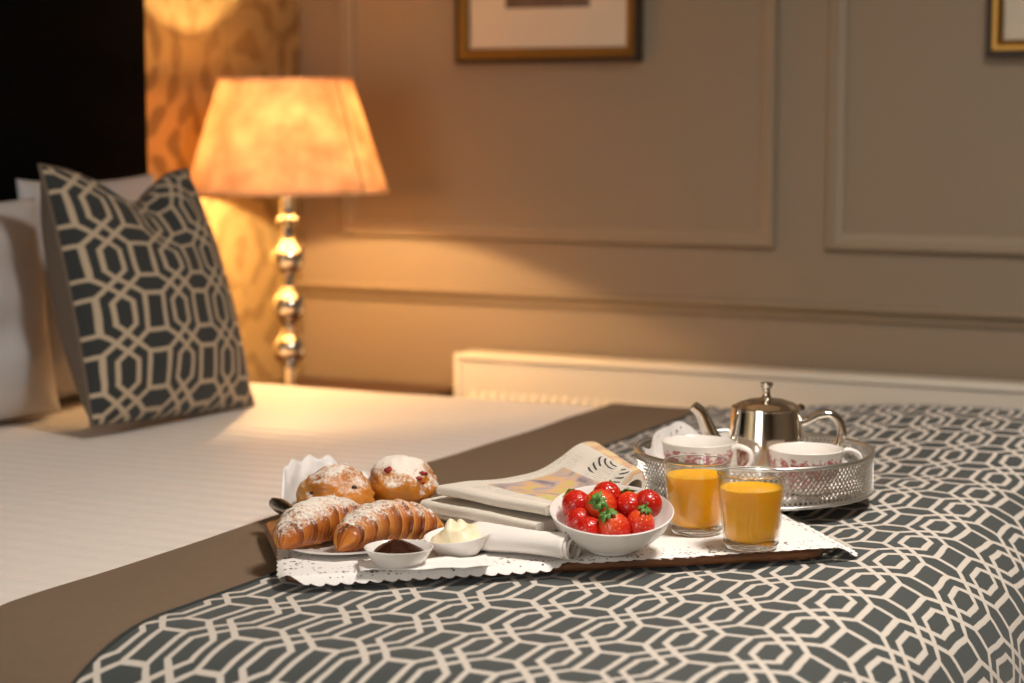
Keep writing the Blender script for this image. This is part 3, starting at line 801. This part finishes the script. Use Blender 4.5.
# buns
def bun(label, mat, px, py, rx, ry, h, seed, peak, bits, bitmat, ang=0.0):
    t = thing('bun', label, 'bun')
    n, m = 48, 26; vs, fs, uv = [], [], []
    def pt(th, ph):   # th 0 (top) .. pi
        d = Vector((math.sin(th) * math.cos(ph), math.sin(th) * math.sin(ph), math.cos(th)))
        k = 1 + .16 * noise.noise(d * 1.7 + Vector((seed, 0, 0))) + .09 * noise.noise(d * 4.5 + Vector((0, seed, 0)))
        z = d.z; sq = 1.0
        hh_ = h * .55
        zz = hh_ + (z * h * .50) * k
        if z > 0: zz += peak * max(0, z) ** 3
        r_ = math.sin(th) ** .8 if math.sin(th) > 0 else 0
        w = k * (1 - .16 * max(0, z)) * (.84 if z < -.5 else 1 - .1 * max(0, -z))
        return Vector((math.cos(ph) * r_ * rx * w, math.sin(ph) * r_ * ry * w, max(zz, 0)))
    for i in range(m + 1):
        for j in range(n): vs.append(pt(math.pi * i / m, 2 * math.pi * j / n)); uv.append((j / n, i / m))
    for i in range(m):
        for j in range(n): fs.append((i * n + j, (i + 1) * n + j, (i + 1) * n + (j + 1) % n, i * n + (j + 1) % n))
    zm = min(v.z for v in vs); vs = [v - Vector((0, 0, zm)) for v in vs]
    o = mk('crust', vs, fs, mat, t, uv)
    bm = bmesh.new(); bm.from_mesh(o.data); bmesh.ops.remove_doubles(bm, verts=bm.verts, dist=1e-5); bmesh.ops.recalc_face_normals(bm, faces=bm.faces); bm.to_mesh(o.data); bm.free()
    for k, (th, ph, sz) in enumerate(bits):
        p = pt(R(th), R(ph)) - Vector((0, 0, zm)); bmm = bmesh.new(); bmesh.ops.create_icosphere(bmm, subdivisions=2, radius=sz)
        for v in bmm.verts: v.co = Vector((v.co.x, v.co.y * .8, v.co.z * .6)) * (1 + .45 * noise.noise(v.co * 300 + Vector((k, 0, 0)))) + p * .985
        me = bpy.data.meshes.new('fruit_piece'); bmm.to_mesh(me); bmm.free(); me.polygons.foreach_set('use_smooth', [True] * len(me.polygons))
        me.materials.append(M[bitmat]); ob = bpy.data.objects.new('fruit_piece', me); COL.objects.link(ob); ob.parent = t
    ontray(t, px, py, ang); return t
bun('sugar-dusted raisin bun behind the first croissant', 'bun_raisin', 335, 517, .053, .046, .056, 3.0, .010,
    [(72, 222, .0038), (84, 250, .0042), (95, 215, .0038), (60, 300, .004), (88, 232, .003)], 'raisin')
bun('tall fruit bun thick with icing sugar beside the newspapers', 'bun_fruit', 402, 508, .049, .046, .066, 9.0, .006,
    [(46, 232, .0075), (58, 305, .0062), (76, 300, .0045), (66, 292, .005)], 'berry_jam')

# knife
t = thing('table_knife', 'ornate silver table knife lying under the raisin bun', 'knife')
tube('handle', [(0, 0, 0), (.02, 0, 0), (.05, 0, 0), (.075, 0, 0), (.085, 0, 0)], [.0075, .0098, .0075, .0062, .0045], 'silver_worn', t, 12, flat=1.0)
vs = [(.083, -.006, -.001), (.083, .006, -.001), (.19, .006, -.001), (.20, 0, -.001), (.19, -.008, -.001)]
vs = vs + [(x, y, .0012) for x, y, z in vs]
mk('blade', vs, [(0, 1, 2, 3, 4)[::-1], (5, 6, 7, 8, 9)] + [(i, (i + 1) % 5, 5 + (i + 1) % 5, 5 + i) for i in range(5)], 'silver', t, smooth=False)
a_, b_ = onT(274, 503, .020), onT(345, 536, .012)
ux = (b_ - a_).normalized(); uy = Vector((0, 0, 1)).cross(ux).normalized(); uz = ux.cross(uy)
t.matrix_world = Matrix(((ux.x, uy.x, uz.x, a_.x), (ux.y, uy.y, uz.y, a_.y), (ux.z, uy.z, uz.z, a_.z), (0, 0, 0, 1)))

# rolled napkin
t = thing('rolled_napkin', 'rolled white linen napkin in front of the newspapers', 'napkin')
pA, pB = onT(478, 551, 0), onT(572, 562, 0); ln = (pB - pA).length
vs, fs = [], []; nl, ns = 24, 90
for i in range(nl + 1):
    x = ln * i / nl
    for j in range(ns + 1):
        a = j / ns * math.pi * 2 * 2.6; r = .0085 + .0032 * a / (2 * math.pi) + .0007 * noise.noise(Vector((x * 30, a, 2)))
        r *= 1.05 + .12 * math.cos(i / nl * 5)
        vs.append((x + .003 * math.sin(a * .7), r * 1.15 * math.cos(a), .0165 + r * .92 * math.sin(a)))
for i in range(nl):
    for j in range(ns): fs.append((i * (ns + 1) + j, (i + 1) * (ns + 1) + j, (i + 1) * (ns + 1) + j + 1, i * (ns + 1) + j + 1))
zm = min(v[2] for v in vs); vs = [(x, y, z - zm) for x, y, z in vs]
o = mk('linen_roll', vs, fs, 'linen', t); sm = o.modifiers.new('thick', 'SOLIDIFY'); sm.thickness = .0014
tube('stitch', [(ln * 1.0 - .006, -.006, .0325), (ln - .004, .001, .0335)], .0007, 'ink', t, 6, k=3)
ux = (pB - pA).normalized(); uz = TN; uy = uz.cross(ux)
t.matrix_world = Matrix(((ux.x, uy.x, uz.x, pA.x), (ux.y, uy.y, uz.y, pA.y), (ux.z, uy.z, uz.z, pA.z + .0022), (0, 0, 0, 1)))

# paper sugar sachet scraps in front of the butter dish
def scrap(label, px, py, ang, w_, h_, seed):
    n = 10; vs, fs = [], []
    for i in range(n + 1):
        for j in range(n + 1):
            x, y = (i / n - .5) * w_, (j / n - .5) * h_
            vs.append((x, y, .003 + .006 * abs(noise.noise(Vector((x * 45 + seed, y * 45, seed))))))
    for i in range(n):
        for j in range(n): fs.append((i * (n + 1) + j, (i + 1) * (n + 1) + j, (i + 1) * (n + 1) + j + 1, i * (n + 1) + j + 1))
    o = mk('paper_napkin', vs, fs, 'paper'); tag(o, label, 'paper napkin')
    o.modifiers.new('thick', 'SOLIDIFY').thickness = .0006
    ontray(o, px, py, ang, .001)
scrap('crumpled white paper napkin lying under the two small dishes', 424, 567, R(-4), .15, .05, 3.0)

# upright crumpled liner paper behind the buns
def liner(name, label, path, h, seed, base_fn):
    n, m = len(path) - 1, 12; vs, fs = [], []
    for i, (p, hh_) in enumerate(path):
        for j in range(m + 1):
            q = j / m; nz = noise.noise(Vector((i * .55 + seed, q * 2.2, seed))) * .012 * q
            vs.append(p[0] + Vector((0, 0, q * hh_)) + p[1] * (q * q * .018 + nz))
    for i in range(n):
        for j in range(m): fs.append((i * (m + 1) + j, (i + 1) * (m + 1) + j, (i + 1) * (m + 1) + j + 1, i * (m + 1) + j + 1))
    o = mk(name, vs, fs, 'paper'); o.modifiers.new('thick', 'SOLIDIFY').thickness = .0006
    return tag(o, label, 'paper napkin')
pts = catmull([onT(282, 518), onT(288, 508), onT(312, 499), onT(345, 497), onT(372, 496)], 8)
path = [(( p + FWD * .004, (FWD - RGT * .25).normalized()), .050 * sst(-.05, .25, i / (len(pts) - 1)) * (1 - .55 * sst(.55, 1.0, i / (len(pts) - 1))) + .004 + .004 * math.sin(i * 1.3)) for i, p in enumerate(pts)]
liner('paper_napkin', 'white paper napkin standing crumpled behind the raisin bun', path, .05, 4.0, None)

# ------------------------------------------------------------------ newspapers
E1 = (RGT * .70 - FWD * .714).normalized(); E2 = (RGT * .62 + FWD * .785).normalized()
E2 = (E2 - E1 * E2.dot(E1)).normalized()
def newspaper(label, corner, z, prof, width, mat, th, fan=0.0):
    """prof: [(s,h)] of the sheet's middle line from the loose edge; folded thickness th; extruded along E1"""
    c = catmull([(s, h, 0) for s, h in prof], 6); n = len(c); loop = []
    for i in range(n):
        tg_ = (c[min(i + 1, n - 1)] - c[max(i - 1, 0)]).normalized(); nm = Vector((-tg_.y, tg_.x, 0)); loop.append((c[i], nm))
    up = [p + nm * th / 2 for p, nm in loop]; dn = [p - nm * th / 2 for p, nm in loop]
    t0 = (c[0] - c[1]).normalized(); t1_ = (c[-1] - c[-2]).normalized()
    def capp(p, nm, tg_):
        return [p + nm * th / 2 * math.cos(g) + tg_ * th / 2 * math.sin(g) for g in [math.pi * k / 8 for k in range(1, 8)]]
    sec = up + capp(c[-1], loop[-1][1], t1_) + dn[::-1] + capp(c[0], -loop[0][1], t0)
    arcL = [0.0]
    for i in range(1, len(sec)): arcL.append(arcL[-1] + (sec[i] - sec[i - 1]).length)
    m = len(sec); k = 16; vs, fs, uv = [], [], []
    for i in range(k + 1):
        e = width * i / k
        for j, p in enumerate(sec):
            wob = .0015 * noise.noise(Vector((e * 14, p.x * 14, z * 90)))
            vs.append(E2 * (p.x * (1 - fan * e / width)) + E1 * (e + .004 * math.sin(p.x * 9)) + Vector((0, 0, p.y + wob)))
            uv.append((arcL[j], e))
    for i in range(k):
        for j in range(m): fs.append((i * m + j, (i + 1) * m + j, (i + 1) * m + (j + 1) % m, i * m + (j + 1) % m))
    fs += [tuple(range(m)), tuple(k * m + j for j in range(m))[::-1]]
    o = mk('newspaper', vs, fs, mat, None, uv, loc=(corner.x, corner.y, z)); auto(o, 50)
    return tag(o, label, 'newspaper', 'stacked folded newspapers')
zt0 = onT(470, 520, 0).z + .0045
c3 = onT(431, 520); c2 = P(424, 501, zt0 + .026); c1 = P(440, 488, zt0 + .044)
flat = lambda L, h, sag=0: [(0, h), (.05, h + .001), (L * .5, h - sag), (L * .8, h), (L, h)]
newspaper('lowest folded newspaper of the stack on the tray', c3 - Vector((0, 0, 0)), zt0, flat(.27, .0065), .215, 'newsprint', .012, .3)
newspaper('middle folded newspaper of the stack, poking out towards the buns', c2, zt0 + .0135, flat(.30, .008), .205, 'newsprint', .014, .3)
newspaper('top newspaper of the stack with colour photograph and curled fold', c1, zt0 + .0335, [(0, .008), (.05, .007), (.11, .003), (.17, .006), (.215, .018), (.248, .030), (.276, .032), (.293, .024), (.292, .006)], .19, 'newsprint_photo', .0125, .42)

# ------------------------------------------------------------------ strawberry bowl
bw = thing('berry_bowl', 'round white bowl of strawberries beside the juice glasses', 'bowl')
rb_, hb_ = .0735, .045
def sprof(r, h):
    o = [(0, .006), (.028, .007), (.048, .014), (.063, .028), (r - .003, h - .002), (r - .0012, h), (r, h - .001), (.066, .027), (.051, .011), (.036, .004), (.034, 0), (.030, 0), (.029, .003), (0, .003)]
    return o
lathe('bowl_body', sprof(rb_, hb_), 'porcelain', bw, 72)
pb = onT(611, 551, .0022)
tiltm = Matrix.Rotation(R(13.0), 3, RGT)
bw.matrix_world = Matrix.Translation(pb + Vector((0, 0, .0088))) @ tiltm.to_4x4()
BWM = bw.matrix_world.copy()

def berry_base():
    n, m = 28, 22; vs, fs, uv = [], [], []
    for i in range(m + 1):
        q = i / m
        r = .0178 * (math.sin(math.pi * min(1, q ** .80)) ** .62 if 0 < q < 1 else 0) * (1.0 + .18 * (q - .5))
        z = .040 * (q - .55)
        if q > .93: z -= .004 * (q - .93) / .07
        for j in range(n):
            a = 2 * math.pi * j / n; vs.append((r * math.cos(a), r * math.sin(a), z)); uv.append((j / n, q))
    for i in range(m):
        for j in range(n): fs.append((i * n + j, i * n + (j + 1) % n, (i + 1) * n + (j + 1) % n, (i + 1) * n + j))
    return vs, fs, uv
BV = berry_base()
def calyx_base():
    vs, fs = [], []
    for k in range(9):
        a = 2 * math.pi * k / 9 + .2 * math.sin(k * 5); L = .0105 * (1 + .18 * math.sin(k * 3.3)); w_ = .0032
        b0 = len(vs)
        for s, ww, z in ((.001, .5, .0172), (L * .35, 1.0, .0184), (L * .7, .75, .0172 + .001 * math.sin(k * 2)), (L, .05, .0140 + .003 * math.sin(k * 2.7))):
            for e in (-1, 1):
                vs.append((s * math.cos(a) - e * w_ * ww * math.sin(a), s * math.sin(a) + e * w_ * ww * math.cos(a), z + (.0006 if e > 0 else 0)))
        for i in range(3): fs.append((b0 + 2 * i, b0 + 2 * i + 1, b0 + 2 * i + 3, b0 + 2 * i + 2))
    return vs, fs
CV = calyx_base()
bme = mk('flesh', BV[0], BV[1], 'berry', None, BV[2]); cme = mk('calyx', CV[0], CV[1], 'leaf', None)
cme.modifiers.new('thick', 'SOLIDIFY').thickness = .0006
sme = tube('stalk', [(0, 0, .017), (.001, 0, .022), (.003, .001, .026)], .0012, 'leaf', None, 6, k=3)
first = [True]
def strawberry(label, lat, dep, z, axis, sc):
    """position in the bowl (lateral, depth, height from its base), axis = where the leafy end points (right, away, up)"""
    t = thing('strawberry', label, 'strawberry', group='strawberries in the bowl')
    if first[0]: parts = (bme, cme, sme); first[0] = False
    else:
        parts = []
        for o in (bme, cme, sme):
            c_ = o.copy(); COL.objects.link(c_); parts.append(c_)
    for o in parts: o.parent = t
    ax = (RGT * axis[0] + FWD * axis[1] + Vector((0, 0, axis[2]))).normalized()
    q_ = ax.to_track_quat('Z', 'Y') @ Matrix.Rotation(random.uniform(0, 6), 3, 'Z').to_quaternion()
    pos = BWM @ (RGT * lat + FWD * dep + Vector((0, 0, z - .004)))
    t.matrix_world = Matrix.Translation(pos) @ q_.to_matrix().to_4x4() @ Matrix.Scale(sc * .925, 4)
strawberry('large strawberry with green leaves facing out at the bowl centre top', -.014, -.004, .056, (-.15, -.85, .35), 1.22)
strawberry('strawberry with leaves lying at the front of the bowl', .000, -.034, .042, (-.35, -.35, .80), 1.20)
strawberry('strawberry at the bowl front tilted towards the orange juice', .033, -.022, .042, (.25, -.15, .94), 1.08)
strawberry('dark glossy strawberry nearest the orange juice', .044, .010, .050, (.3, .75, -.3), 1.08)
strawberry('strawberry in the middle behind the front pair', .021, .010, .050, (-.1, .65, .6), 1.08)
strawberry('strawberry against the back of the bowl on top', -.004, .026, .056, (.2, .8, .2), 1.08)
strawberry('strawberry leaning at the bowl side by the newspapers, upper one', -.042, .013, .051, (-.2, .8, .4), 1.08)
strawberry('strawberry tucked low at the bowl side by the napkin', -.036, -.012, .040, (.75, .6, .3), 1.0)
strawberry('strawberry low at the bowl front beneath the leafy one', -.025, -.030, .036, (.85, .45, .1), 1.0)

# ------------------------------------------------------------------ juice glasses
def juice_glass(label, px, py, rz):
    t = thing('juice_glass', label, 'glass', group='glasses of orange juice')
    H, rt, rm, rbm = .090, .0410, .0375, .0315
    def rad_o(z): 
        q = z / H; return rbm + (rt - rbm) * (q ** .8)
    outer = [(0, 0), (rbm - .003, 0), (rbm - .0005, .0015)] + [(rad_o(z), z) for z in (.006, .012, .02, .028, .036, .044, .050, .056, .066, .078, .086)] + [(rt, H - .0006), (rt - .0008, H)]
    inner = [(rt - .0020, H - .0006)] + [(rad_o(z) - .0023, z) for z in (.086, .078, .066, .056, .050, .044, .036, .028, .02, .014)] + [(rbm - .006, .0095), (0, .009)]
    nO = len(outer)
    def flute(a, i, z):
        if i >= nO: return 1.0
        k = sst(.056, .046, z) * sst(.0, .006, z)
        return 1 - k * .035 * (abs(math.sin(a * 5)) ** .7 - .0)* .9
    lathe('tumbler', outer[2:] + inner[:-2], 'thin_glass', t, 90, fn=lambda a, i, z: flute(a, i + 2, z), sharp=50)
    lathe('glass_base', outer[:4] + [(rbm - .004, .0085), (0, .0085)], 'glass', t, 60, sharp=50)
    tube('glass_lip', [((rt - .0008) * math.cos(2 * math.pi * k / 64), (rt - .0008) * math.sin(2 * math.pi * k / 64), H - .0005) for k in range(65)], .0011, 'glass', t, 8, raw=True)
    jl = .0725
    jp = [(0, .0085), (rbm - .0062, .0090)] + [(rad_o(z) - .0021, z) for z in (.014, .02, .028, .036, .044, .050, .056, .066, jl - .001)] + [(rad_o(jl) - .0021, jl), (rad_o(jl) - .004, jl - .0006), (0, jl - .0006)]
    lathe('juice', jp, 'juice', t, 64, sharp=50)
    ontray(t, px, py, rz, .0030); return t
juice_glass('glass of orange juice standing nearest the tray front', 751, 547, .3)
juice_glass('glass of orange juice behind, next to the strawberry bowl', 696, 532, .9)

# ------------------------------------------------------------------ round metal tray with tea things
def bedz(x, y):
    return TOP + 0.036 * sst(-1.35, -0.75, x) * sst(2.75, 3.40, y) + .002
TC = CF((757 - 512) / 2000 * 2.718, 2.718)
TZ = (TO + TU * TL).z + .0032                 # stands on the back corner of the serving tray
RT = .1620
mt = thing('gallery_tray', 'round silver tray with pierced lattice rim holding the tea things', 'tray', (TC.x, TC.y, TZ))
lathe('tray_base', [(0, .004), (RT - .002, .004), (RT - .002, 0), (0, 0)], 'tin', mt, 72)
GH = .0545
for z, r_ in ((.003, .0022), (GH, .0030)):
    cpts = [(RT * math.cos(2 * math.pi * k / 96), RT * math.sin(2 * math.pi * k / 96), z) for k in range(97)]
    tube('rim_band', cpts, r_, 'tin', mt, 8, raw=True)
vs, fs = [], []
NL = 140; zA, zB = .004, GH - .002; kk = 6
for sgn in (1, -1):
    for i in range(NL):
        b0 = len(vs)
        for s in range(kk + 1):
            a = 2 * math.pi * (i + sgn * s / kk * 5.5) / NL; z = zA + (zB - zA) * s / kk; wv_ = .0013
            for rr_, dz_ in ((RT + .0007, -wv_), (RT + .0007, wv_), (RT - .0007, wv_), (RT - .0007, -wv_)):
                vs.append((rr_ * math.cos(a), rr_ * math.sin(a), z + dz_))
        for s in range(kk):
            for e in range(4):
                A = b0 + s * 4; fs.append((A + e, A + (e + 1) % 4, A + 4 + (e + 1) % 4, A + 4 + e))
lat_ = mk('pierced_gallery', vs, fs, 'tin', mt, smooth=False)

# paper liner with ruffled edge
def ruffle():
    n, m = 120, 14; vs, fs, uv, ed = [], [], [], []
    for j in range(m + 1):
        q = j / m
        for i in range(n):
            a = 2 * math.pi * i / n
            back = max(0.0, math.sin(a - YAW)) ; sideR = max(0, math.cos(a - YAW)); sideL = max(0, -math.cos(a - YAW))
            rise = (.030 + .030 * back ** .5 * (.6 + .8 * abs(math.cos(a - YAW))) + .004 * (sideR ** 4)) * (1 - .85 * sideR ** 2) * (1 if math.sin(a - YAW) > -.25 else .25) 
            r = .151 * min(1.0, q / .86)
            z = .0055
            if q > .78:
                k = (q - .78) / .22; r = .151 * (.78 / .86) + (.151 * (1 - .78 / .86)) * math.sin(min(1, k * 1.2) * math.pi / 2)
                z += rise * k ** 1.6 * (1 + .18 * math.sin(a * 7 + 1)) + .003 * k * math.sin(a * 15)
                r += .003 * k * math.sin(a * 17)
                r = min(r, .154)
            vs.append((r * math.cos(a), r * math.sin(a), z)); uv.append((q * .15 * math.cos(a), q * .15 * math.sin(a))); ed.append((1 - q) * .12 + .004)
    for j in range(m):
        for i in range(n): fs.append((j * n + i, j * n + (i + 1) % n, (j + 1) * n + (i + 1) % n, (j + 1) * n + i))
    o = mk('paper_doily', vs, fs, 'lace', None, uv, loc=(TC.x, TC.y, TZ), attr={'edge': ed})
    tag(o, 'ruffled white paper doily lining the round silver tray', 'doily')
ruffle()

FZ = TZ + .0085
def teacup(label, lat, dep, mat, hang):
    t = thing('teacup', label, 'cup', group='red and white teacups')
    H, r = .058, .0505
    pr = [(0, .005), (.024, .005), (.024, 0), (.027, 0), (.028, .005), (.037, .014), (.0440, .027), (.0478, .042), (.0500, H - .001), (r, H), (r - .0012, H + .0006), (r - .0024, H - .0008), (.0455, .042), (.0415, .027), (.034, .016), (.020, .009), (0, .008)]
    # printed outside, plain inside
    lathe('cup_body', pr[3:11], mat, t, 64, sharp=0)
    lathe('cup_lining', pr[10:] , 'glaze_white', t, 64, sharp=0)
    lathe('foot_ring', pr[:4], 'glaze_white', t, 48)
    h = tube('handle', [(.047, 0, .050), (.058, 0, .0545), (.073, 0, .048), (.0745, 0, .034), (.064, 0, .020), (.048, 0, .014), (.040, 0, .0165)], [.0035, .0038, .0036, .0036, .0036, .0036, .0035], 'glaze_white', t, 12, flat=1.25)
    p = CF(lat, dep, FZ); t.location = p; t.rotation_euler = (0, 0, YAW + hang)
    return t
def saucer(label, lat, dep):
    o = lathe('saucer', [(0, .003), (.028, .003), (.034, .004), (.062, .011), (.063, .0117), (.062, .0095), (.036, .001), (.03, 0), (0, 0)], 'glaze_white', None, 48)
    tag(o, label, 'saucer'); o.location = CF(lat, dep, FZ); return o
teacup('red floral teacup behind the juice glasses, nearest the spout', (700.5 - 512) / 2000 * 2.712, 2.712, 'cup_print_a', R(-22))
teacup('red floral teacup in front of the teapot handle', (810 - 512) / 2000 * 2.652, 2.652, 'cup_print_b', R(8))

tp = thing('teapot', 'polished stainless steel teapot with domed lid on the silver tray', 'teapot', CF((769 - 512) / 2000 * 2.778, 2.778, FZ), YAW)
HB = .100
lathe('pot_body', [(0, .002), (.044, .002), (.050, 0), (.0535, .002), (.0560, .010), (.0560, .022), (.0540, .045), (.0512, .070), (.0490, .090), (.0480, HB), (.046, HB + .0005), (.045, HB - .004), (0, HB - .006)], 'silver', tp, 72)
lid = lathe('lid', [(0, HB - .002), (.047, HB - .001), (.0492, HB + .0005), (.0490, HB + .0025), (.0455, HB + .0035), (.040, HB + .0075), (.026, HB + .0125), (.012, HB + .0150), (0, HB + .0155)], 'silver', tp, 72)
lathe('knob', [(0, HB + .014), (.0085, HB + .0145), (.0065, HB + .0175), (.0052, HB + .022), (.0062, HB + .029), (.0092, HB + .036), (.0088, HB + .0385), (.004, HB + .0395), (0, HB + .0395)], 'silver', lid, 32)
tp.scale = (1, 1, .94)
tube('spout', [(-.047, 0, .034), (-.062, 0, .040), (-.074, 0, .052), (-.084, 0, .076), (-.092, 0, .094), (-.103, 0, .104)], [.0175, .0155, .0125, .0102, .0088, .0076], 'silver', tp, 20)
tube('handle', [(.047, 0, .077), (.060, 0, .082), (.075, 0, .090), (.092, 0, .090), (.104, 0, .076), (.106, 0, .056), (.095, 0, .034), (.075, 0, .024), (.052, 0, .024)], [.0058, .0062, .0066, .0070, .0070, .0066, .006, .0055, .0055], 'silver', tp, 16, flat=1.2)
hg = tube('lid_hinge', [(.049, -.008, HB + .002), (.049, .008, HB + .002)], .0042, 'silver', tp, 12, k=1)
